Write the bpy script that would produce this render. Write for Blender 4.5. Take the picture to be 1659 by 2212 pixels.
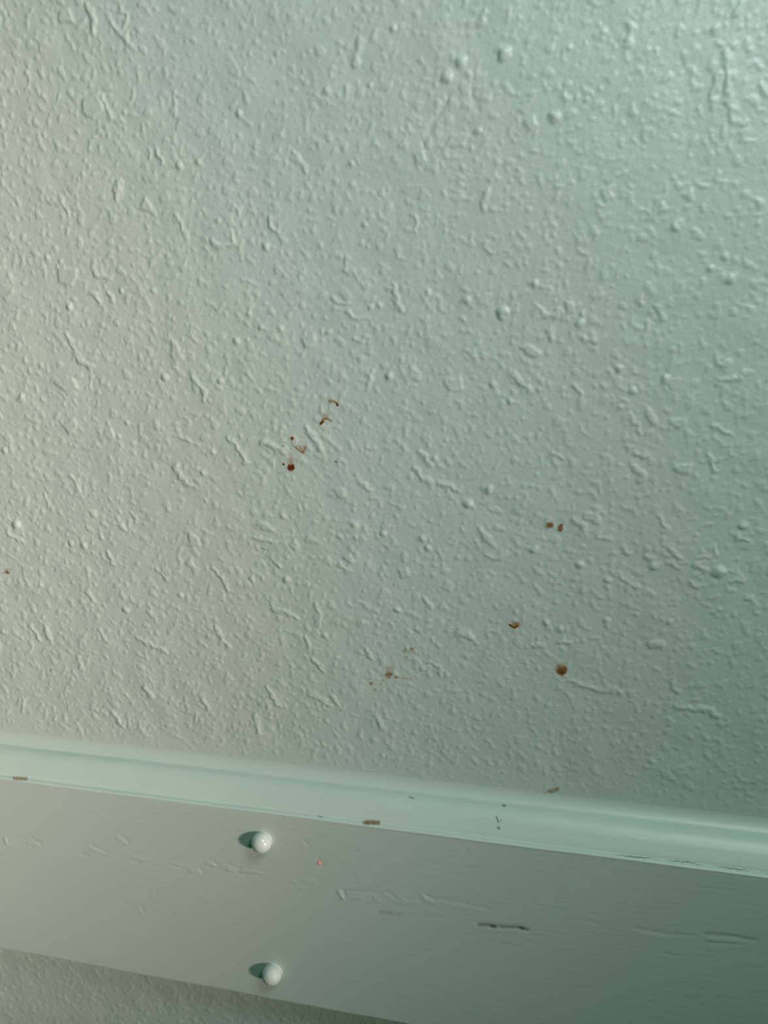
import bpy, bmesh, math
import numpy as np
from mathutils import Matrix, Vector

for o in list(bpy.data.objects): bpy.data.objects.remove(o)
S = bpy.context.scene
COL = S.collection

# ------------------------------------------------------------------ camera
# World: wall face is the plane y = 0, z up, x along the board; the room is on the -y side.
F, CX, CY = 1660.0, 829.5, 1106.0
X_ = np.array([7184, 246, -1660.0]); X_ /= np.linalg.norm(X_)
Z_ = -np.array([172, 6159, 1660.0]); Z_ -= Z_.dot(X_) * X_; Z_ /= np.linalg.norm(Z_)
Y_ = np.cross(Z_, X_)
R_ = np.array([X_, Y_, Z_])                       # world <- camera (x right, y down, z forward)
DIST = 0.34
cam_d = bpy.data.cameras.new('camera'); cam = bpy.data.objects.new('camera', cam_d); COL.objects.link(cam)
cam_d.sensor_fit = 'VERTICAL'; cam_d.sensor_height = 36.0; cam_d.lens = F / 2212 * 36.0
cam_d.clip_start = 0.01
right, down, fwd = R_[:, 0], R_[:, 1], R_[:, 2]
m = Matrix(((right[0], -down[0], -fwd[0], 0), (right[1], -down[1], -fwd[1], -DIST), (right[2], -down[2], -fwd[2], 0), (0, 0, 0, 1)))
cam.matrix_world = m
S.camera = cam
cam_d.dof.use_dof = True; cam_d.dof.focus_distance = 0.352; cam_d.dof.aperture_fstop = 9.0

# ------------------------------------------------------------------ light
W = bpy.data.worlds.new('world'); S.world = W; W.use_nodes = True
W.node_tree.nodes['Background'].inputs[0].default_value = (0.10, 1.0, 0.50, 1)
W.node_tree.nodes['Background'].inputs[1].default_value = 0.060
def lamp(name, kind, loc, target, energy, color, **kw):
    d = bpy.data.lights.new(name, kind); d.energy = energy; d.color = color
    for k, v in kw.items(): setattr(d, k, v)
    o = bpy.data.objects.new(name, d); COL.objects.link(o); o.location = loc
    o.rotation_euler = (Vector(target) - Vector(loc)).to_track_quat('-Z', 'Y').to_euler()
    return o
# light from the right; its cone edge stands in for a shadow lower right
lamp('lamp_right', 'SPOT', (1.879, -1.275, 0.163), (-2.592, 0, -0.26), 915, (1.0, 0.755, 0.715), spot_size=0.686, spot_blend=1.0, shadow_soft_size=0.13)
# the bulb above, to the right
lamp('lamp_above', 'POINT', (0.225, -0.345, 0.34), (0, 0, 0), 8.0, (0.92, 0.97, 0.99), shadow_soft_size=0.11)
S.view_settings.view_transform = 'Standard'; S.view_settings.look = 'None'
S.view_settings.exposure = 0.0; S.view_settings.gamma = 1.0; S.view_settings.use_curve_mapping = False

# ------------------------------------------------------------------ helpers
def ray(px, py):
    px = np.asarray(px, float); py = np.asarray(py, float)
    c = np.stack([(px - CX) / F, (py - CY) / F, np.ones_like(px)], -1)
    return c @ R_.T
def on(px, py, yp=0.0):
    """where the sight line through a pixel meets the plane y = yp: (x, z)"""
    r = ray(px, py); t = (yp + DIST) / r[..., 1]
    return r[..., 0] * t, r[..., 2] * t
def obj(name, me, mat=None, parent=None, smooth=True):
    o = bpy.data.objects.new(name, me); COL.objects.link(o)
    if mat: me.materials.append(mat)
    if parent: o.parent = parent
    if smooth: me.polygons.foreach_set('use_smooth', np.ones(len(me.polygons), bool))
    return o
def grid_mesh(name, P, mask=None, flip=False):
    """P: (rows, cols, 3) -> quad mesh"""
    r, c = P.shape[:2]
    i = np.arange(r * c).reshape(r, c)
    q = np.stack([i[:-1, :-1], i[:-1, 1:], i[1:, 1:], i[1:, :-1]], -1)
    if flip: q = q[..., ::-1]
    q = q.reshape(-1, 4) if mask is None else q[mask]
    used = np.unique(q); remap = np.full(r * c, -1); remap[used] = np.arange(len(used))
    q = remap[q]; V = P.reshape(-1, 3)[used]
    me = bpy.data.meshes.new(name)
    me.vertices.add(len(V)); me.vertices.foreach_set('co', V.astype(np.float32).ravel())
    me.loops.add(q.size); me.loops.foreach_set('vertex_index', q.ravel().astype(np.int32))
    me.polygons.add(len(q)); me.polygons.foreach_set('loop_start', np.arange(0, q.size, 4, dtype=np.int32))
    me.update(calc_edges=True)
    return me, used
def sstep(a, b, x):
    t = np.clip((x - a) / (b - a), 0, 1); return t * t * (3 - 2 * t)

# ------------------------------------------------------------------ materials
def paint(name, col, rough, fine, fscale, stretch=None, spec=0.5):
    M = bpy.data.materials.new(name); M.use_nodes = True
    n, l = M.node_tree.nodes, M.node_tree.links
    b = n['Principled BSDF']; b.inputs['Roughness'].default_value = rough
    b.inputs['Specular IOR Level'].default_value = spec
    tc = n.new('ShaderNodeTexCoord'); mp = n.new('ShaderNodeMapping'); l.new(tc.outputs['Object'], mp.inputs[0])
    if stretch: mp.inputs['Scale'].default_value = stretch
    a = n.new('ShaderNodeTexNoise'); a.inputs['Scale'].default_value = 9; a.inputs['Detail'].default_value = 3; l.new(tc.outputs['Object'], a.inputs[0])
    r = n.new('ShaderNodeMix'); r.data_type = 'RGBA'; l.new(a.outputs[0], r.inputs[0])
    r.inputs[6].default_value = (*[c * 0.97 for c in col], 1); r.inputs[7].default_value = (*[min(1, c * 1.03) for c in col], 1)
    l.new(r.outputs[2], b.inputs['Base Color'])
    t = n.new('ShaderNodeTexNoise'); t.inputs['Scale'].default_value = fscale; t.inputs['Detail'].default_value = 3; l.new(mp.outputs[0], t.inputs[0])
    bp = n.new('ShaderNodeBump'); bp.inputs['Strength'].default_value = 1.0; bp.inputs['Distance'].default_value = fine
    l.new(t.outputs[0], bp.inputs['Height']); l.new(bp.outputs[0], b.inputs['Normal'])
    return M
MINT = (0.467, 0.582, 0.525)
m_wall = paint('mint_wall_paint', MINT, 0.45, 0.00008, 700)
m_board = paint('mint_board_paint', MINT, 0.45, 0.00012, 420, (0.12, 1, 1))
m_trim = paint('mint_trim_glow', (0.475, 0.632, 0.56), 0.42, 0.00008, 500, (0.3, 1, 1))  # wall's mint, lightened and greened for the light the moulding catches
m_knob_dull = paint('mint_satin_paint', (0.54, 0.65, 0.60), 0.48, 0.00002, 400)
m_knob = paint('mint_gloss_paint', (0.56, 0.66, 0.61), 0.22, 0.00002, 400, spec=0.6)
def fade_glow(M, z0, z1):      # greener tint fades up the filler, painting in light bounced off the moulding
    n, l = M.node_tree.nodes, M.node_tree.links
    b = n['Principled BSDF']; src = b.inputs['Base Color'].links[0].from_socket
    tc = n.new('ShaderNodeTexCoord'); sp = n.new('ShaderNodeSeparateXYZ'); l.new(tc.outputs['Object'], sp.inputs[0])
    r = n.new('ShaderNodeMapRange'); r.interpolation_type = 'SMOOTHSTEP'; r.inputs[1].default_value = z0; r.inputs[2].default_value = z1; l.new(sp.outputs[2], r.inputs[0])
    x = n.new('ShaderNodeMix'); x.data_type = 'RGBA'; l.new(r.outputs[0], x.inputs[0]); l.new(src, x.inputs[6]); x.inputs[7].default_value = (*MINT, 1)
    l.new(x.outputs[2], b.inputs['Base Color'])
fade_glow(m_trim, -0.2532 + 0.0105, -0.2532 + 0.0190)
def film_material():
    M = bpy.data.materials.new('dried_film'); M.use_nodes = True
    n, l = M.node_tree.nodes, M.node_tree.links
    b = n['Principled BSDF']; b.inputs['Roughness'].default_value = 0.35
    at = n.new('ShaderNodeVertexColor'); at.layer_name = 'film'
    l.new(at.outputs['Color'], b.inputs['Base Color']); l.new(at.outputs['Alpha'], b.inputs['Alpha'])
    return M
m_film = film_material()

# ------------------------------------------------------------------ the wall's spatter relief (a height map in metres, 0.25 mm cells)
rng = np.random.default_rng(11)
RES = 0.00025
HX0, HX1, HZ0, HZ1 = -0.385, 0.135, -0.485, 0.150
NX, NZ = int((HX1 - HX0) / RES), int((HZ1 - HZ0) / RES)
def band(lam, width=0.5, aniso=1.0):
    g = rng.standard_normal((NZ, NX)).astype(np.float32)
    fx = np.fft.rfftfreq(NX, RES)[None, :]; fz = np.fft.fftfreq(NZ, RES)[:, None]
    f = np.sqrt((fx * aniso) ** 2 + fz ** 2) * lam
    k = np.exp(-(np.log(np.maximum(f, 1e-6))) ** 2 / (2 * width ** 2))
    o = np.fft.irfft2(np.fft.rfft2(g) * k, s=(NZ, NX)); return (o / o.std()).astype(np.float32)
ZZ = HZ0 + (np.arange(NZ) + .5) * RES; XX = HX0 + (np.arange(NX) + .5) * RES
H = np.zeros((NZ, NX), np.float32)
def window(x0, x1, z0, z1, pad):
    a = max(0, int((x0 - pad - HX0) / RES)); b = min(NX, int((x1 + pad - HX0) / RES) + 2)
    c = max(0, int((z0 - pad - HZ0) / RES)); d = min(NZ, int((z1 + pad - HZ0) / RES) + 2)
    return a, b, c, d
WJ = band(0.0055, 0.4); WK = band(0.0055, 0.4)     # wobble for outlines
def polyline_dist(x, z, pts):
    best = np.full(x.shape, 1e9)
    for (x0, z0), (x1, z1) in zip(pts[:-1], pts[1:]):
        dx, dz = x1 - x0, z1 - z0; L = dx * dx + dz * dz + 1e-14
        t = np.clip(((x - x0) * dx + (z - z0) * dz) / L, 0, 1)
        best = np.minimum(best, np.hypot(x - x0 - t * dx, z - z0 - t * dz))
    return best
def stamp(pts, rad, h, kind, wob=0.00030, add=None):
    xs = [p[0] for p in pts]; zs = [p[1] for p in pts]
    a, b, c, d = window(min(xs), max(xs), min(zs), max(zs), rad + 0.002)
    if b - a < 2 or d - c < 2: return
    x, z = np.meshgrid(XX[a:b], ZZ[c:d])
    x = x + WJ[c:d, a:b] * wob; z = z + WK[c:d, a:b] * wob
    if kind == 'blob':
        P = list(pts) + [pts[0]]
        dist = polyline_dist(x, z, P); ins = np.zeros(x.shape, bool)
        for (x0, z0), (x1, z1) in zip(P[:-1], P[1:]):
            cr = ((z0 > z) != (z1 > z)) & (x < (x1 - x0) * (z - z0) / (z1 - z0 + 1e-12) + x0); ins ^= cr
        sd = np.where(ins, dist, -dist)
        v = h * sstep(-0.0005, 0.0010, sd) * (1 + 0.25 * np.exp(-((sd - 0.0010) / 0.0006) ** 2))
    else:
        dist = polyline_dist(x, z, list(pts) if len(pts) > 1 else [pts[0], (pts[0][0] + 1e-6, pts[0][1])])
        q = np.clip(dist / rad, 0, 1); v = h * (1 - q * q) ** 1.3
    if h < 0: H[c:d, a:b] = np.minimum(H[c:d, a:b], v) if add is None else H[c:d, a:b] + v
    else: H[c:d, a:b] = np.maximum(H[c:d, a:b], v)
# islands where flattened spatter ran together
n1 = band(0.0085, 0.42); n2 = band(0.0045, 0.40); n3 = band(0.0200, 0.5)
H += 0.00026 * sstep(0.95, 1.95, n1 + 0.45 * n2 + 0.30 * n3)
H = np.maximum(H, 0.00020 * sstep(1.25, 2.30, n2 + 0.45 * n3))
# random spatter
AREA = (HX1 - HX0) * (HZ1 - HZ0)
for k in range(int(AREA * 5600)):
    x, z = rng.uniform(HX0, HX1), rng.uniform(HZ0, HZ1); r = 0.0006 + 0.0011 * rng.random() ** 2
    a = rng.normal(math.radians(116), .7); e = rng.uniform(0, 1.0) * r
    stamp([(x, z), (x + e * math.cos(a), z + e * math.sin(a))], r, r * rng.uniform(0.10, 0.26), 'dot', 0.0003)
for k in range(int(AREA * 2000)):
    x, z = rng.uniform(HX0, HX1), rng.uniform(HZ0, HZ1); L = rng.uniform(0.0015, 0.0048); a = rng.normal(math.radians(116), 0.5)
    b2 = a + rng.normal(0, .9)
    pts = [(x, z), (x + L / 2 * math.cos(a), z + L / 2 * math.sin(a)), (x + L / 2 * math.cos(a) + L / 2 * math.cos(b2), z + L / 2 * math.sin(a) + L / 2 * math.sin(b2))]
    stamp(pts[:rng.integers(2, 4)], rng.uniform(0.0009, 0.0019), rng.uniform(0.00010, 0.00026), 'line', 0.0005)
for k in range(int(AREA * 2000)):
    x, z = rng.uniform(HX0, HX1), rng.uniform(HZ0, HZ1); R = 0.0013 + 0.0026 * rng.random() ** 1.5; n = 6; ph = rng.uniform(0, 6.28)
    ex = rng.uniform(.4, .85); ro = rng.normal(math.radians(116), .6)
    P = []
    for j in range(n):
        t = ph + j * 6.283 / n; rr = R * rng.uniform(.65, 1.25); u, v = rr * math.cos(t), rr * ex * math.sin(t)
        P.append((x + u * math.cos(ro) - v * math.sin(ro), z + u * math.sin(ro) + v * math.cos(ro)))
    stamp(P, 0.001, rng.uniform(0.00010, 0.00024), 'blob', 0.0006)
# the lumps one can pick out in the photograph: dots (x, y, radius), runs (points, width), flattened blobs (outline)
PXM = 0.00022
DOTS = """269,244,6 375,202,5 293,224,3 128,210,5 94,209,5 57,159,6 388,358,8 428,350,7 517,245,8 471,477,5 192,358,4 170,386,4 6,376,4
1543,63,8 1229,103,6 1303,68,7 1197,86,4 1510,235,5 1605,270,5 1460,491,8 1288,506,6 1621,106,5 1605,297,4 1197,252,10 1266,215,5
850,61,7 599,113,6 799,182,6 707,195,7 759,352,6 787,485,6 575,532,8 1033,283,7 995,132,10 965,168,11 1089,115,12
103,558,7 131,565,5 176,702,5 151,663,8 537,678,6 512,737,8 534,734,5 476,822,7 356,815,8 331,628,6 262,628,6 459,976,7 439,1022,7 275,913,6 257,943,6 46,858,8 10,973,7
565,707,7 606,710,7 710,717,7 801,663,6 820,660,6 840,813,8 754,791,4 1001,691,5 1086,675,12 1008,648,8 924,633,7 939,990,7 695,971,7 1103,867,7 1065,830,7 1055,1057,10 1012,1089,11
1341,880,7 1338,797,9 1436,819,9 1386,656,5 1535,580,7 1565,555,7 1577,603,9 1165,842,6 1155,613,8 1253,699,9 1258,678,6 1608,805,6 1367,844,8
219,1161,6 181,1178,8 154,1173,8 191,1233,6 204,1262,5 88,1262,6 153,1299,5 143,1214,5 360,1251,7 375,1430,5 451,1374,6 272,1317,9 405,1475,6 119,1554,5 94,1606,4 70,1596,4 390,1286,7 7,1365,7 36,1133,12
766,1134,8 828,1152,8 611,1115,7 619,1252,8 782,1344,6 858,1317,8 912,1164,8 924,1183,8 702,1373,7 912,1444,7
1252,1219,8 1313,1253,8 1210,1360,8 1310,1339,7 1374,1327,5 1530,1309,5 1553,1317,6 1606,1135,9 1553,1234,13 1411,1644,7 1412,1546,5 1338,1495,7 1411,1223,9 1152,1188,9 1180,1345,8 1446,1342,7"""
RUNS = """6:212,199 229,225 240,255;4:378,212 378,252;10:190,15 203,40 200,68;6:259,17 273,33 268,63;8:239,50 249,66 272,83 282,100;8:338,325 350,350;6:322,322 325,340;6:382,465 394,494;7:129,425 149,464;13:258,395 252,425;7:457,518 472,534 507,527 500,503
10:1566,116 1573,149 1573,219;8:1553,162 1540,205 1537,229;8:1580,232 1583,262;8:1354,50 1367,60 1354,99;8:1600,7 1590,30;8:1643,182 1656,205
10:779,84 772,111 767,138;8:1049,27 1035,54;8:634,327 648,350 664,371;8:583,472 587,492 600,502;4:887,465 899,467 899,499;5:991,381 998,387 995,404;7:1052,411 1043,451;6:1045,536 1065,549
9:143,722 162,756 172,779 196,792;3.5:194,805 197,815 194,835 199,845;4:522,603 535,606 547,613;9:414,815 441,842 441,862;8:494,944 514,968 534,1001;10:378,1007 391,1031 411,1047;6:385,941 411,954;8:206,586 212,596 239,601;7:232,630 245,650;9:199,633 215,650;7:152,1027 169,1047 169,1064;6:96,1067 106,1094
9:803,799 796,830;5:749,553 744,584 769,589 774,607;8:752,675 771,690;8:850,617 860,661 870,671;6:718,644 739,658 752,651;6:766,732 782,739 793,725;9:661,924 685,954 695,975;12:570,954 590,964 614,975;8:907,971 931,1005;8:894,1012 914,1032 931,1042;8:948,1045 975,1049 988,1062;8:779,1042 799,1059
8:1162,663 1175,679 1205,683 1205,672;10:1109,809 1142,842;9:1421,666 1434,689;8:1262,732 1291,736 1305,729;10:1547,775 1557,792 1573,785;7:1553,820 1596,819 1598,809;8:1242,832 1255,852;6:1361,895 1384,935;8:1537,918 1573,938;8:1374,978 1397,988;10:1371,1011 1391,1027 1384,1041;6:1192,978 1218,991;8:1533,981 1543,1017;9:1189,712 1189,733
8:189,1279 202,1296;7:17,1153 50,1170;10:232,1193 245,1216;6:335,1226 355,1246;7:457,1226 477,1243 494,1276;9:298,1379 332,1395 361,1408;9:467,1355 481,1382 494,1398;6:215,1359 229,1385;8:66,1352 80,1372 86,1382;12:99,1355 106,1378;8:169,1418 176,1445;12:245,1541 265,1567;6:196,1531 229,1541;8:172,1574 179,1597 182,1617;7:51,1511 50,1537;10:312,1484 328,1504;6:401,1538 424,1541 421,1557;8:438,1511 451,1531;7:302,1564 308,1581;8:285,1110 295,1123;7:318,1319 338,1339
8:732,1218 749,1230;10:557,1130 587,1144;8:550,1161 590,1171;9:590,1316 617,1322 644,1336;7:681,1306 692,1329 688,1349;9:675,1423 698,1447;8:793,1403 803,1423;7:594,1215 607,1225;8:1039,1147 1062,1174;7:1049,1198 1069,1208 1086,1198;13:991,1366 1018,1376;6:1049,1359 1062,1366 1079,1359;8:917,1292 931,1312;8:900,1363 931,1356 958,1343;8:577,1484 594,1511 607,1528;8:668,1498 712,1521;7:715,1501 735,1528;10:816,1551 823,1568;9:550,1538 560,1585;6:927,1430 951,1440 951,1457;8:661,1376 668,1396
10:1242,1123 1265,1143;6:1424,1117 1444,1146;8:1441,1180 1470,1206;6:1451,1216 1467,1229;10:1504,1219 1523,1233;8:1540,1180 1547,1196;6:1507,1203 1533,1203;8:1590,1156 1620,1170;10:1580,1253 1603,1253;9:1613,1289 1630,1302;7:1341,1249 1378,1269;8:1490,1259 1507,1266;9:1235,1471 1275,1485 1308,1495 1325,1488;12:1457,1524 1484,1531 1527,1531 1550,1548;8:1451,1478 1464,1495;8:1149,1392 1175,1395;8:1209,1385 1232,1388;13:1407,1390 1427,1392;6:1288,1160 1318,1166;7:1394,1203 1414,1206;8:1348,1186 1358,1196"""
BLOBS = """179,212 212,199 226,239 199,259 176,245;123,23 150,17 163,50 126,50;298,452 316,420 337,465;502,441 524,448 517,474
1295,408 1321,398 1325,428 1305,438;1417,444 1431,431 1444,454 1427,464;1470,418 1497,404 1500,434 1484,434;1215,196 1233,212 1217,229;1129,262 1155,245 1162,272 1142,288;1623,424 1653,434 1640,457
742,182 755,182 749,232;890,330 914,323 924,350 900,357;594,290 614,276 612,300;954,320 1005,317 1015,286 975,290
109,822 159,815 172,842 143,848;133,918 159,901 172,918 152,941;368,729 381,736 398,775 381,792 370,775;222,931 239,921 252,948 232,951;123,577 169,580 166,603 156,620 126,610
887,786 910,806 909,826 880,816;958,820 995,813 1005,843 981,850 961,836;648,732 678,718 685,739 661,756;715,1055 739,1052 752,1076 729,1076
1397,872 1417,898 1421,918 1404,918 1391,895;1444,905 1484,901 1484,918 1467,928 1444,918;1218,649 1242,649 1242,676 1222,679;1119,749 1142,742 1172,762 1159,775 1135,765;1391,689 1407,689 1404,716 1391,719;1454,1004 1497,998 1490,1024 1460,1024
189,1100 206,1103 211,1120 199,1117;252,1133 265,1127 277,1151 259,1143;398,1213 414,1203 424,1226 408,1226;404,1143 428,1160 434,1180 411,1180;534,1246 550,1239 550,1266
739,1204 752,1194 769,1214 759,1221;624,1177 638,1161 648,1181 638,1194;857,1228 880,1225 887,1245 867,1252;1262,1107 1295,1103 1298,1133 1275,1127 1255,1123"""
def w2(s): 
    return [tuple(float(v) for v in on(*[float(q) for q in p.split(',')][:2])) for p in s.split()]
for tok in DOTS.split():
    x, y, r = [float(v) for v in tok.split(',')]; p = on(x, y); stamp([(float(p[0]), float(p[1]))], r * PXM * 1.2, r * PXM * 0.40, 'dot', 0.0002)
for s in RUNS.replace('\n', ';').split(';'):
    w, q = s.split(':'); w = float(w); stamp(w2(q), w * PXM * 0.85, 0.00024 + w * PXM * 0.13, 'line', 0.0004)
for s in BLOBS.replace('\n', ';').split(';'):
    stamp(w2(s), 0.001, 0.00038, 'blob', 0.0002)
for s, w in (('968,209 941,256 914,313', 7), ('1018,199 1032,236', 8), ('550,1191 577,1189', 4)):
    a = w2(s); Hs = H.copy(); stamp(a, w * PXM, -0.0003, 'line', add=True)
# rolled-paint stipple and a faint unevenness
H += 0.000011 * band(0.0022, 0.35) + 0.000022 * band(0.0060, 0.5) + 0.00008 * band(0.030, 0.4)
# blur the relief a little, as thick paint does
def blur(A, s):
    fx = np.fft.rfftfreq(NX, RES)[None, :]; fz = np.fft.fftfreq(NZ, RES)[:, None]
    return np.fft.irfft2(np.fft.rfft2(A) * np.exp(-2 * (np.pi * s) ** 2 * (fx ** 2 + fz ** 2)), s=A.shape).astype(np.float32)
H = blur(H, 0.00035) * 1.12
# filler smoothed over the joint with the moulding
Z_TOP, Z_BOT, BD = -0.2532, -0.3757, 0.019       # board's top and bottom edges, its stand-off from the wall
JZ = -0.2440; CZ = Z_TOP + 0.0115
H *= np.where(ZZ > JZ - .003, 0.06 + 0.94 * sstep(0.005, 0.020, ZZ - JZ), 0.8)[:, None].astype(np.float32)

def h_at(x, z):
    """relief above the wall plane; beyond the mapped area the pattern repeats"""
    u = ((x - HX0) / RES - .5) % (NX - 1); v = ((z - HZ0) / RES - .5) % (NZ - 1)
    i = u.astype(int); j = v.astype(int); fu = u - i; fv = v - j
    return (H[j, i] * (1 - fu) * (1 - fv) + H[j, i + 1] * fu * (1 - fv) + H[j + 1, i] * (1 - fu) * fv + H[j + 1, i + 1] * fu * fv)

# ------------------------------------------------------------------ wall
def axis(parts):
    out = [parts[0][0]]
    for a, b, s in parts:
        n = max(1, int(round((b - a) / s))); out += list(np.linspace(a, b, n + 1)[1:])
    return np.array(out)
def fillet(z):      # bead of filler that turns the wall out onto the moulding
    return 0 * z
gx = axis([(-0.80, -0.378, 0.003), (-0.378, 0.128, 0.00046), (0.128, 0.60, 0.003)])
gz = axis([(-0.80, -0.478, 0.003), (-0.478, -0.372, 0.0008), (-0.372, -0.256, 0.006), (-0.256, -0.2405, 0.002), (-0.2405, 0.146, 0.00046), (0.146, 0.60, 0.003)])
GX, GZ = np.meshgrid(gx, gz)
me, _ = grid_mesh('wall_back', np.stack([GX, -h_at(GX, GZ) - fillet(GZ), GZ], -1))
wall = obj('wall_back', me, m_wall); wall['kind'] = 'structure'

# ------------------------------------------------------------------ cove moulding on top of the board (profile: stand-off, height over the board's top edge)
_t = np.linspace(0, 1, 12)
PROF = np.vstack([np.stack([-0.12 + 3.2 * _t ** 2.7, 11.9 + 8.0 * (1 - _t)], 1), [(3.35, 11.62), (3.8, 11.42), (4.6, 11.25), (5.8, 11.1), (7.0, 10.85), (8.2, 10.4), (9.3, 9.75), (10.4, 8.9), (11.5, 7.85), (12.5, 6.75), (13.4, 5.6), (14.3, 4.4), (15.1, 3.3), (15.8, 2.3), (16.3, 1.5), (16.5, 1.05), (16.6, 0.7), (16.9, 0.52), (17.6, 0.42), (18.3, 0.32), (18.75, 0.18), (19.05, -0.05), (19.2, -0.45), (19.2, -0.8)]]) / 1000
def catmull(P, n=5):
    Q = np.vstack([2 * P[0] - P[1], P, 2 * P[-1] - P[-2]]); out = []
    for i in range(1, len(Q) - 2):
        for t in np.arange(n) / n:
            a, b, c, d = Q[i - 1:i + 3]; out.append(0.5 * (2 * b + (c - a) * t + (2 * a - 5 * b + 4 * c - d) * t * t + (3 * b - a - 3 * c + d) * t ** 3))
    return np.vstack(out + [P[-1]])
PROF = np.vstack([PROF[:10], catmull(PROF[10:26]), PROF[26:]])
def add_extrusion(name, prof, mat, x0, x1, parent=None, step=0.004, wob=0.0):
    xs = np.arange(x0, x1 + step, step); n = len(prof)
    P = np.zeros((n, len(xs), 3)); P[..., 0] = xs[None]
    P[..., 1] = -prof[:, 0][:, None]; P[..., 2] = Z_TOP + prof[:, 1][:, None]
    if wob:
        for kx, a in ((31, .00010), (77, .00007), (190, .00004)): P[..., 2] += a * np.sin(kx * xs + prof[:, 0][:, None] * 300) * (prof[:, 0] > .003)[:, None]
    return P, xs
top_prof = np.vstack([PROF, [(0.0180, -0.0009), (0.0160, -0.0004), (0.0, -0.0004)]])
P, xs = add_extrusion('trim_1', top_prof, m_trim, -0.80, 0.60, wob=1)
def extrude_obj(name, P, mat, parent=None):
    me, _ = grid_mesh(name, P, flip=True)
    bm = bmesh.new(); bm.from_mesh(me)
    ends = [[v for v in bm.verts if abs(v.co.x - xe) < 1e-6] for xe in (P[0, 0, 0], P[0, -1, 0])]
    bm.verts.ensure_lookup_table()
    nc = P.shape[1]
    for c in (0, nc - 1):
        try: bm.faces.new([bm.verts[r * nc + c] for r in range(P.shape[0])])
        except Exception: pass
    if len(P): 
        for c in range(nc - 1):
            try: bm.faces.new([bm.verts[c], bm.verts[c + 1], bm.verts[(P.shape[0] - 1) * nc + c + 1], bm.verts[(P.shape[0] - 1) * nc + c]])
            except Exception: pass
    bmesh.ops.recalc_face_normals(bm, faces=bm.faces[:]); bm.to_mesh(me); bm.free()
    o = obj(name, me, mat, parent)
    try: me.set_sharp_from_angle(angle=math.radians(50))
    except Exception: pass
    return o
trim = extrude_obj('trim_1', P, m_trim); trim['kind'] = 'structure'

# ------------------------------------------------------------------ flat board below the moulding
def board_relief(x, z):
    h = np.zeros(x.shape)
    def run(s, w, a):
        nonlocal h
        pts = [tuple(float(v) for v in on(*[float(q) for q in p.split(',')], -BD)) for p in s.split()]
        if len(pts) == 1: pts.append((pts[0][0] + 1e-6, pts[0][1]))
        sel = (x > min(p[0] for p in pts) - .01) & (x < max(p[0] for p in pts) + .01) & (np.abs(z - pts[0][1]) < .03)
        d = polyline_dist(x[sel], z[sel], pts) / (w * 0.00022)
        h[sel] += a * np.exp(-d * d)
    for s, w, a in [('11,1812 14,1822', 4, .5), ('50,1813 70,1812 88,1822', 4, -.25), ('62,1822 84,1826', 4, .2), ('67,1830', 4, -.3), ('176,1846 190,1848', 5, -.3),
                    ('196,1833 243,1850', 4, .22), ('200,1826 230,1842', 4, -.2), ('253,1810 273,1823', 5, .2), ('262,1806 276,1818', 4, -.2), ('285,1850 310,1858', 5, .18), ('280,1858 300,1862', 4, -.18),
                    ('370,1864 390,1869', 4, .25), ('372,1869 392,1874', 3, -.25), ('412,1880 430,1884', 6, .3), ('432,1876 438,1884', 4, -.28), ('447,1864 462,1869', 5, .38), ('462,1862 470,1870', 3, -.28), ('452,1872 474,1876', 3, -.22),
                    ('492,1878 508,1882', 5, .35), ('490,1866 520,1876', 3, -.22), ('510,1884 530,1892', 4, -.25), ('524,1880 566,1887', 4, .26), ('530,1888 570,1893', 4, -.15),
                    ('655,1905 676,1903', 4, .28), ('640,1902 660,1906', 3, -.2), ('640,1916 654,1920', 4, .2), ('620,1908 640,1914', 4, -.15), ('732,1926 740,1940', 5, .6), ('742,1924 744,1934', 4, -.45), ('748,1924 790,1927 838,1930', 5, -.22),
                    ('748,1936 780,1940', 4, .15), ('808,1938 816,1946', 4, .25), ('828,1930 842,1938', 4, .25), ('842,1926 850,1938', 3, -.2), ('860,1936 872,1944', 4, .2), ('850,1948 900,1952', 4, .2), ('912,1934 920,1944', 4, .35), ('922,1936 940,1944', 3, -.3), ('925,1946 945,1952', 4, .22),
                    ('922,1936 1006,1952 1060,1964', 5, -.22), ('960,1952 1040,1968', 5, .12), ('820,1970 865,1975', 4, -.25), ('888,1976 956,1984', 4, -.15), ('1032,1997 1050,1998 1075,2001', 5, -.5), ('1079,2001 1120,2003 1139,2009', 5, -.55),
                    ('1040,2008 1120,2014', 5, .12), ('1369,2005 1437,2017 1500,2022', 5, -.3), ('1375,2014 1440,2026', 5, .16), ('1524,2017 1580,2021 1632,2031', 4, -.45), ('1530,2028 1590,2034', 5, .35), ('1528,2037 1596,2040', 4, -.25),
                    ('1270,1990 1300,1998', 5, -.12), ('1433,2058 1470,2067', 4, -.18), ('1450,2002 1470,2003', 3, -.15), ('1620,2090 1650,2092', 3, -.15), ('658,1818 668,1828', 3, -.25), ('690,1856 697,1868', 5, -.3), ('740,1846 755,1850', 3, -.15),
                    ('305,1960 312,1972', 4, -.2), ('328,1920 334,1950', 3, .1), ('795,1880 800,1888', 3, -.12), ('300,1966 308,1972', 2, .1), ('1006,1834 1012,1846', 4, -.1), ('690,1800 830,1850', 9, .08), ('780,1860 775,1890', 8, .08)]:
        run(s, w, a * 0.00055)
    g = np.sin(z * 2100 + 3 * np.sin(x * 19) + 1.3 * np.sin(x * 47)) * np.sin(z * 730 + x * 12)
    return h + 0.000005 * g + 0.00007 * np.sin(x * 23 + z * 40) * np.sin(z * 60 + 1)
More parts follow.
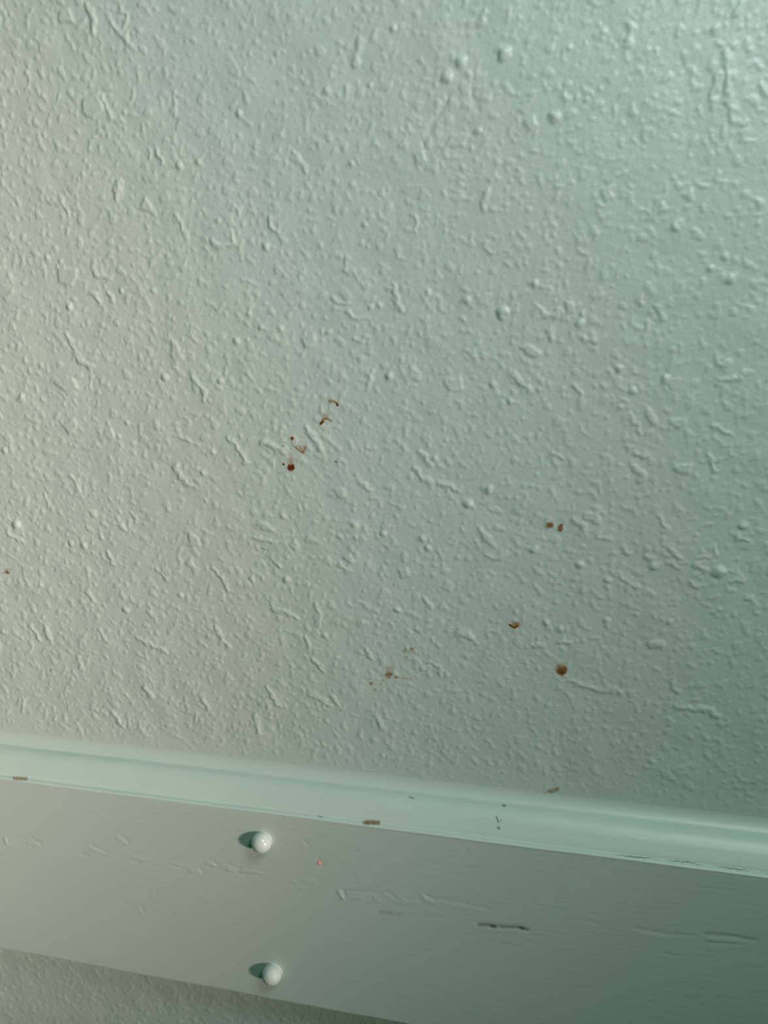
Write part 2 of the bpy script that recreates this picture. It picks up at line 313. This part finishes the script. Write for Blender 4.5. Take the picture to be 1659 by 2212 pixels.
def edge_round(z, r=0.0007):
    """how far the face falls back near the board's upper and lower edges"""
    e = np.minimum(Z_TOP - z, z - Z_BOT); t = np.clip(1 - e / r, 0, 1)
    return r * (1 - np.sqrt(np.maximum(0, 1 - t * t)))
bx = axis([(-0.80, -0.345, 0.004), (-0.345, 0.12, 0.0006), (0.12, 0.60, 0.004)])
bz = np.concatenate([[Z_BOT, Z_BOT + .00006, Z_BOT + .0002, Z_BOT + .0004, Z_BOT + .0008], np.arange(Z_BOT + .0014, Z_TOP - .0013, 0.0006), [Z_TOP - .0008, Z_TOP - .0004, Z_TOP - .0002, Z_TOP - .00006, Z_TOP]])
BX, BZ = np.meshgrid(bx, bz)
FY = -BD - board_relief(BX, BZ) * (np.minimum(Z_TOP - BZ, BZ - Z_BOT) > .001) + edge_round(BZ)
wedge = 0.00016 * np.sin(BX * 60) + 0.00010 * np.sin(BX * 143 + 1) + 0.00006 * np.sin(BX * 390)
BZ2 = BZ + wedge * ((BZ <= Z_BOT + .0009) | (BZ >= Z_TOP - .0009))
rows = np.stack([BX, FY, BZ2], -1)
back_lo = rows[0].copy(); back_lo[:, 1] = 0.0
back_hi = rows[-1].copy(); back_hi[:, 1] = -0.0155; back_hi[:, 2] = Z_TOP - 0.0006
sm_hi = rows[-1].copy(); sm_hi[:, 1] = -0.0176; sm_hi[:, 2] = Z_TOP - 0.0005
bk = back_hi.copy(); bk[:, 1] = 0.0; bk[:, 2] = Z_TOP - 0.0008
Pb = np.concatenate([back_lo[None], rows, sm_hi[None], back_hi[None], bk[None]], 0)
board = bpy.data.objects.new('backing_board', None); COL.objects.link(board); board.location = (0, 0, 0)
board['label'] = 'long flat mint-painted board across the wall under the cove moulding, two round knobs on it'
board['category'] = 'board'
me, _ = grid_mesh('plank', Pb)
plank = obj('plank', me, m_board, board)
try: me.set_sharp_from_angle(angle=math.radians(60))
except Exception: pass

# ------------------------------------------------------------------ round knobs standing out of the board
def knob(px, py, lab, s, mat):
    prof = [(0.0, -0.3), (5.6, -0.3), (5.35, 0.1), (5.35, 0.6), (5.5, 1.2), (5.65, 1.9), (5.7, 2.6), (5.6, 3.5), (5.3, 4.5), (4.85, 5.4), (4.2, 6.2), (3.4, 6.95), (2.4, 7.5), (1.2, 7.85), (0.0, 8.0)]
    cx_, cz_ = on(px, py, -BD - 0.0030)
    bm = bmesh.new(); N = 48; rings = []
    for r, h in prof:
        if r == 0: rings.append([bm.verts.new((0, -h * s / 1000, 0))]); continue
        rings.append([bm.verts.new((r * s / 1000 * math.cos(2 * math.pi * k / N) * (1 + .012 * math.sin(3 * 2 * math.pi * k / N)), -h * s / 1000, r * s / 1000 * math.sin(2 * math.pi * k / N))) for k in range(N)])
    for a, b in zip(rings[:-1], rings[1:]):
        for k in range(N):
            k2 = (k + 1) % N
            if len(a) == 1: bm.faces.new([a[0], b[k], b[k2]])
            elif len(b) == 1: bm.faces.new([a[k], b[0], a[k2]])
            else: bm.faces.new([a[k], b[k], b[k2], a[k2]])
    bmesh.ops.recalc_face_normals(bm, faces=bm.faces[:])
    me = bpy.data.meshes.new('round_knob'); bm.to_mesh(me); bm.free()
    o = obj('round_knob', me, mat, board); o.location = (float(cx_), -BD, float(cz_)); o['label'] = lab
    return o
knob(564, 1822, 'glossier upper rounded knob just below the cove moulding', 0.95, m_knob)
knob(586.5, 2107, 'lower rounded knob near the bottom edge of the board', 0.98, m_knob_dull)

# ------------------------------------------------------------------ dried marks: thin films lying on the surfaces
tx = np.linspace(0, 1, 40)
def surf(kind, px, py):
    """point of a surface seen at a pixel, lifted a hair off it"""
    if kind == 'wall':
        x, z = on(px, py); h = h_at(x, z)
        for _ in range(2): x, z = on(px, py, -h); h = h_at(x, z)
        return np.stack([x, -h - 0.00012, z], -1)
    if kind == 'board':
        x, z = on(px, py, -BD); return np.stack([x, -BD - board_relief(x, z) - 0.00012, z], -1)
    r = ray(px, py)                                             # moulding: march down its profile
    best = np.full(r.shape[:-1], 1e9); Q = np.zeros(r.shape)
    full = PROF
    for (d0, z0), (d1, z1) in zip(full[:-1], full[1:]):
        for s in np.linspace(0, 1, 9):
            d, zz = d0 + (d1 - d0) * s, Z_TOP + z0 + (z1 - z0) * s
            t = (DIST - d) / r[..., 1]; e = np.abs(r[..., 2] * t - zz)
            u = e < best; best = np.where(u, e, best)
            t2 = (DIST - d) / r[..., 1]
            q = np.stack([r[..., 0] * t2, np.full(t2.shape, -d - 0.00015), np.full(t2.shape, zz + 0.00015)], -1)
            Q = np.where(u[..., None], q, Q)
    return Q
def film(name, kind, box, fn, parent, lab=None, lo=(0.42, 0.30, 0.15), hi=(0.085, 0.018, 0.003), step=0.7, thick=0.00012, amax=1.0):
    x0, y0, x1, y1 = box
    px, py = np.meshgrid(np.arange(x0, x1, step), np.arange(y0, y1, step))
    D = np.clip(fn(px, py), 0, 1)
    P = surf(kind, px, py); P[..., 1] -= thick * D
    mask = np.maximum.reduce([D[:-1, :-1], D[1:, :-1], D[:-1, 1:], D[1:, 1:]]) > 0.03
    if not mask.any(): return
    me, used = grid_mesh(name, P, mask)
    d = D.ravel()[used]; k = sstep(0.25, 0.95, d)[:, None]
    colr = np.array(lo)[None] * (1 - k) + np.array(hi)[None] * k
    if lo[0] == 0.42: colr += (np.array([0.24, 0.100, 0.020])[None] - colr) * (np.exp(-((d - 0.62) / 0.16) ** 2) * .85)[:, None]
    al = np.clip(d * 1.5, 0, 1)[:, None] * amax
    ca = me.color_attributes.new('film', 'FLOAT_COLOR', 'POINT'); ca.data.foreach_set('color', np.hstack([colr, al]).astype(np.float32).ravel())
    o = obj(name, me, m_film, parent)
    if lab: o['label'] = lab
    return o
def G(px, py, x, y, rx, ry=None, rot=0.0, p=2.0):
    ry = ry or rx; c, s = math.cos(math.radians(rot)), math.sin(math.radians(rot))
    u = ((px - x) * c + (py - y) * s) / rx; v = (-(px - x) * s + (py - y) * c) / ry
    return np.exp(-(u * u + v * v) ** (p / 2) * 0.9)
def LN(px, py, pts, w, p=2.0): 
    return np.exp(-(polyline_dist(px, py, pts) / w) ** p)
def mx(*a): return np.maximum.reduce(a)
def drop(px, py):      # big drip: dark crescent at the bottom, pale run above
    inside = G(px, py, 629.3, 1008, 8.2, 8.8, 0, 6)
    top = 1002.5 + 2.2 * np.cos((px - 629) * .8) + 1.2 * np.abs(px - 629.5) * .3
    body = inside * (0.30 + 0.80 * sstep(-2.5, 4.5, py - top))
    return mx(body, 0.26 * G(px, py, 629, 996, 6.5, 9) * (py < 1008), 0.10 * G(px, py, 628, 984, 4, 14))
film('stain', 'wall', (608, 960, 650, 1022), drop, wall, 'large dark brown drip with a pale run above it, left of centre')
film('stain', 'wall', (605, 935, 655, 1008), lambda x, y: mx(0.95 * G(x, y, 632, 946.5, 3.0, 3.6, 0, 3), 0.40 * G(x, y, 612, 963.5, 2.6, 2), 1.0 * G(x, y, 613, 1002.5, 2.6, 2.0, 35, 3), 0.35 * G(x, y, 618, 928.5, 1.8), 0.35 * G(x, y, 628.5, 969, 1.2), 0.28 * G(x, y, 634, 963, 2)), wall, 'brown specks around the large dark drip')
def fan(x, y):
    tri = (sstep(636, 640, x) * sstep(662, 659, x) * sstep(0, 3, y - 961) * sstep(2, -1.5, y - (964 + (x - 637) * 0.78)) )
    return mx(0.15 * tri, 0.55 * LN(x, y, [(638, 965), (646, 972), (656, 978)], 1.8), 0.5 * LN(x, y, [(656, 977), (660, 966)], 2.0), 0.4 * LN(x, y, [(648, 963), (654, 976)], 1.6), 0.7 * G(x, y, 655, 976, 3, 2.2))
film('stain', 'wall', (632, 955, 668, 985), fan, wall, 'pale brown fan-shaped smear above the large dark drip')
film('stain', 'wall', (684, 890, 724, 924), lambda x, y: mx(1.0 * LN(x, y, [(693.5, 915), (697.5, 910.5)], 2.8, 3), 0.62 * LN(x, y, [(697, 908), (700, 904), (707, 904)], 2.5), 0.5 * LN(x, y, [(707, 904), (716, 909)], 1.8), 0.22 * G(x, y, 703, 898, 8, 5)), wall, 'bent brown smear with a dark lower tip')
film('stain', 'wall', (704, 858, 738, 884), lambda x, y: mx(1.0 * LN(x, y, [(728, 871.5), (730, 875.5)], 2.0, 3), 0.6 * LN(x, y, [(723, 867), (728, 871)], 2.0), 0.42 * LN(x, y, [(713, 867), (719, 866), (724, 868)], 3.2), 0.25 * G(x, y, 711, 865, 3, 2)), wall, 'uppermost small brown comma-shaped smear')
film('stain', 'wall', (1174, 1122, 1202, 1146), lambda x, y: mx(0.62 * G(x, y, 1188, 1134, 8, 6.5, 0, 5), 0.95 * G(x, y, 1188.5, 1134.5, 3.2, 2.4)), wall, 'left of the twin round brown spots')
film('stain', 'wall', (1198, 1125, 1226, 1152), lambda x, y: mx(0.52 * G(x, y, 1211, 1139.5, 6.5, 8, 15, 5), 0.78 * G(x, y, 1213, 1134, 3.5, 2.5), 0.8 * G(x, y, 1210, 1145.5, 4, 1.8)), wall, 'right of the twin round brown spots')
film('stain', 'wall', (1094, 1338, 1132, 1362), lambda x, y: mx(0.48 * G(x, y, 1115, 1350, 9, 7, -10, 4), 0.95 * LN(x, y, [(1101, 1349), (1107, 1352.5), (1113, 1356)], 1.6, 3), 0.95 * LN(x, y, [(1112, 1355), (1118, 1351.5)], 2.2)), wall, 'small brown smudge with a dark curved edge')
film('stain', 'wall', (1196, 1424, 1232, 1466), lambda x, y: G(x, y, 1213, 1445, 12.6, 13.2, 0, 7) * sstep(4, 0, (y - 1452) - (x - 1203) * 0.62) * (0.34 + 0.62 * sstep(1434, 1460, y + (x - 1213) * .3)), wall, 'largest round amber-brown drop at lower right of the wall')
film('stain', 'wall', (815, 1436, 900, 1476), lambda x, y: mx(0.40 * G(x, y, 840, 1457, 7.5, 8, 0, 5), 0.70 * LN(x, y, [(834.5, 1457.5), (840, 1456), (846, 1455.5)], 1.8), 0.5 * LN(x, y, [(838, 1463), (843, 1463.5)], 1.6), 0.18 * G(x, y, 842, 1444, 7, 5), 0.25 * LN(x, y, [(821, 1459), (834, 1458)], .9), 0.72 * G(x, y, 856.5, 1462.5, 2.6, 2.2), 0.3 * LN(x, y, [(862, 1464), (890, 1466)], .9)), wall, 'faint brown spot crossed by a thin dark line')
film('stain', 'wall', (796, 1462, 836, 1496), lambda x, y: mx(0.72 * G(x, y, 802.5, 1476, 3, 2.5, -30), 0.35 * G(x, y, 822.5, 1477.5, 2.8, 1.3, -30), 0.35 * G(x, y, 811, 1489, 2.6, 1.6), 0.28 * G(x, y, 827.5, 1470, 2.6, 1.2, -35)), wall, 'scattered tiny olive specks left of the lined spot', lo=(0.40, 0.34, 0.20), hi=(0.16, 0.10, 0.03))
film('stain', 'wall', (866, 1392, 902, 1426), lambda x, y: mx(0.55 * G(x, y, 889.5, 1402, 5, 4, 20, 3), 0.45 * G(x, y, 873.5, 1407, 2.6), 0.42 * G(x, y, 878.5, 1419, 3, 2)), wall, 'cluster of faint grey-brown specks above the lined spot', lo=(0.38, 0.32, 0.25), hi=(0.2, 0.13, 0.08), amax=.8)
film('stain', 'wall', (2, 1226, 30, 1246), lambda x, y: mx(0.62 * G(x, y, 16.5, 1236, 5.5, 3.2, 10, 3), 0.5 * G(x, y, 9, 1238, 2, 1.2), 0.25 * G(x, y, 18, 1231, 6, 3)), wall, 'small brown smudge at the far left of the wall')
film('stain', 'wall', (1170, 1692, 1216, 1722), lambda x, y: mx(0.34 * LN(x, y, [(1187, 1709), (1196, 1708), (1204, 1704)], 4.5, 3), 0.66 * G(x, y, 1204.5, 1704.5, 3.2, 2.6), 0.5 * LN(x, y, [(1186, 1708), (1193, 1711)], 2), 0.3 * G(x, y, 1178, 1713, 4, 1.6)), wall, 'faint olive-brown smudge just above the moulding', lo=(0.36, 0.30, 0.17), hi=(0.13, 0.09, 0.03))
film('stain', 'wall', (60, 1440, 140, 1452), lambda x, y: 0.9 * G(x, y, 110, 1447, 1.4), wall, None, hi=(.08, .07, .05))
film('stain', 'wall', (720, 988, 736, 1004), lambda x, y: 0.7 * LN(x, y, [(724, 996), (728, 998)], 1.0), wall, None, hi=(.1, .11, .1), lo=(.2, .22, .2))
# dirt and bare spots along the moulding
TL, TH = (0.30, 0.25, 0.15), (0.20, 0.16, 0.085)
film('stain', 'trim', (780, 1766, 830, 1788), lambda x, y: 1.0 * LN(x, y, [(789, 1777), (803, 1776.5), (817, 1777.5)], 4.0, 2.4) * (0.75 + 0.25 * np.sin(x * .5)), trim, 'olive-brown dirt patch on the moulding lip above the board', lo=TL, hi=TH)
film('stain', 'trim', (18, 1672, 72, 1692), lambda x, y: 0.8 * LN(x, y, [(32, 1681.5), (44, 1682), (57, 1682.5)], 3.2, 2) * (0.8 + 0.2 * np.sin(x * .7)), trim, 'brownish scuff on the left end of the moulding lip', lo=(0.38, 0.34, 0.25), hi=(0.24, 0.20, 0.14))
film('stain', 'trim', (1080, 1732, 1098, 1748), lambda x, y: 0.7 * G(x, y, 1089, 1740, 3.2, 2.2), trim, None, lo=(.2, .27, .22), hi=(.07, .1, .08))
film('stain', 'trim', (1066, 1758, 1088, 1798), lambda x, y: mx(0.5 * LN(x, y, [(1073, 1765), (1077, 1775)], 2.0), 0.4 * G(x, y, 1082, 1772, 2), 0.7 * G(x, y, 1077.5, 1788.5, 3.2, 2.6, 30)), trim, 'grey drip mark running down the moulding', lo=(.24, .32, .28), hi=(.08, .12, .1), amax=.8)
film('stain', 'trim', (880, 1716, 902, 1730), lambda x, y: 0.5 * LN(x, y, [(885, 1722), (894, 1724)], 1.8), trim, None, lo=(.25, .3, .22), hi=(.1, .12, .08), amax=.8)
film('stain', 'trim', (684, 1758, 700, 1770), lambda x, y: 0.45 * LN(x, y, [(689, 1763), (695, 1765)], 1.6), trim, None, lo=(.2, .27, .22), hi=(.1, .12, .08), amax=.8)
CR = [(1330, 1846), (1380, 1852), (1412, 1853), (1420, 1856), (1438, 1858), (1480, 1862), (1498, 1864), (1506, 1868), (1520, 1867), (1580, 1876), (1659, 1886)]
film('crack', 'trim', (1300, 1836, 1660, 1894), lambda x, y: 0.75 * LN(x, y + 0.6 * np.sin(x * .31) + .3 * np.sin(x * .83), CR, 0.8) * (0.55 + 0.45 * np.sin(x * .06 + .8)), trim, 'fine dark crack where the moulding meets the board', lo=(.16, .24, .2), hi=(.06, .1, .08))
# marks on the board
film('paint_chip', 'board', (684, 1854, 702, 1874), lambda x, y: 1.0 * G(x, y, 692, 1863, 5.0, 6.5, -15, 5) * (0.8 + .2 * sstep(1868, 1860, y)), plank, 'small pinkish chip of bare paint right of the upper knob', lo=(0.75, 0.50, 0.42), hi=(0.78, 0.52, 0.44))
film('scratch', 'board', (1024, 1988, 1146, 2016), lambda x, y: mx(0.34 * LN(x, y, [(1034, 1998), (1052, 1998), (1074, 2002)], 3.4), 0.75 * G(x, y, 1066, 2000.5, 9, 3.0, 8), 0.34 * LN(x, y, [(1082, 2002), (1118, 2003), (1138, 2008)], 3.0), 0.75 * G(x, y, 1128, 2005, 9, 2.8, 15)), plank, 'dark elongated scrape in the paint at the centre right of the board', lo=(.20, .19, .17), hi=(.075, .08, .075), amax=.85)
film('scratch', 'board', (812, 1964, 872, 1982), lambda x, y: 0.26 * LN(x, y, [(822, 1971), (864, 1976)], 3.2) * (.7 + .3 * np.sin(x * .3)), plank, None, lo=(.22, .24, .22), hi=(.1, .12, .1), amax=.6)
film('scratch', 'board', (1510, 2008, 1645, 2040), lambda x, y: 0.22 * LN(x, y, [(1524, 2017), (1580, 2021), (1632, 2031)], 3.0), plank, None, lo=(.2, .26, .23), hi=(.1, .12, .1), amax=.6)
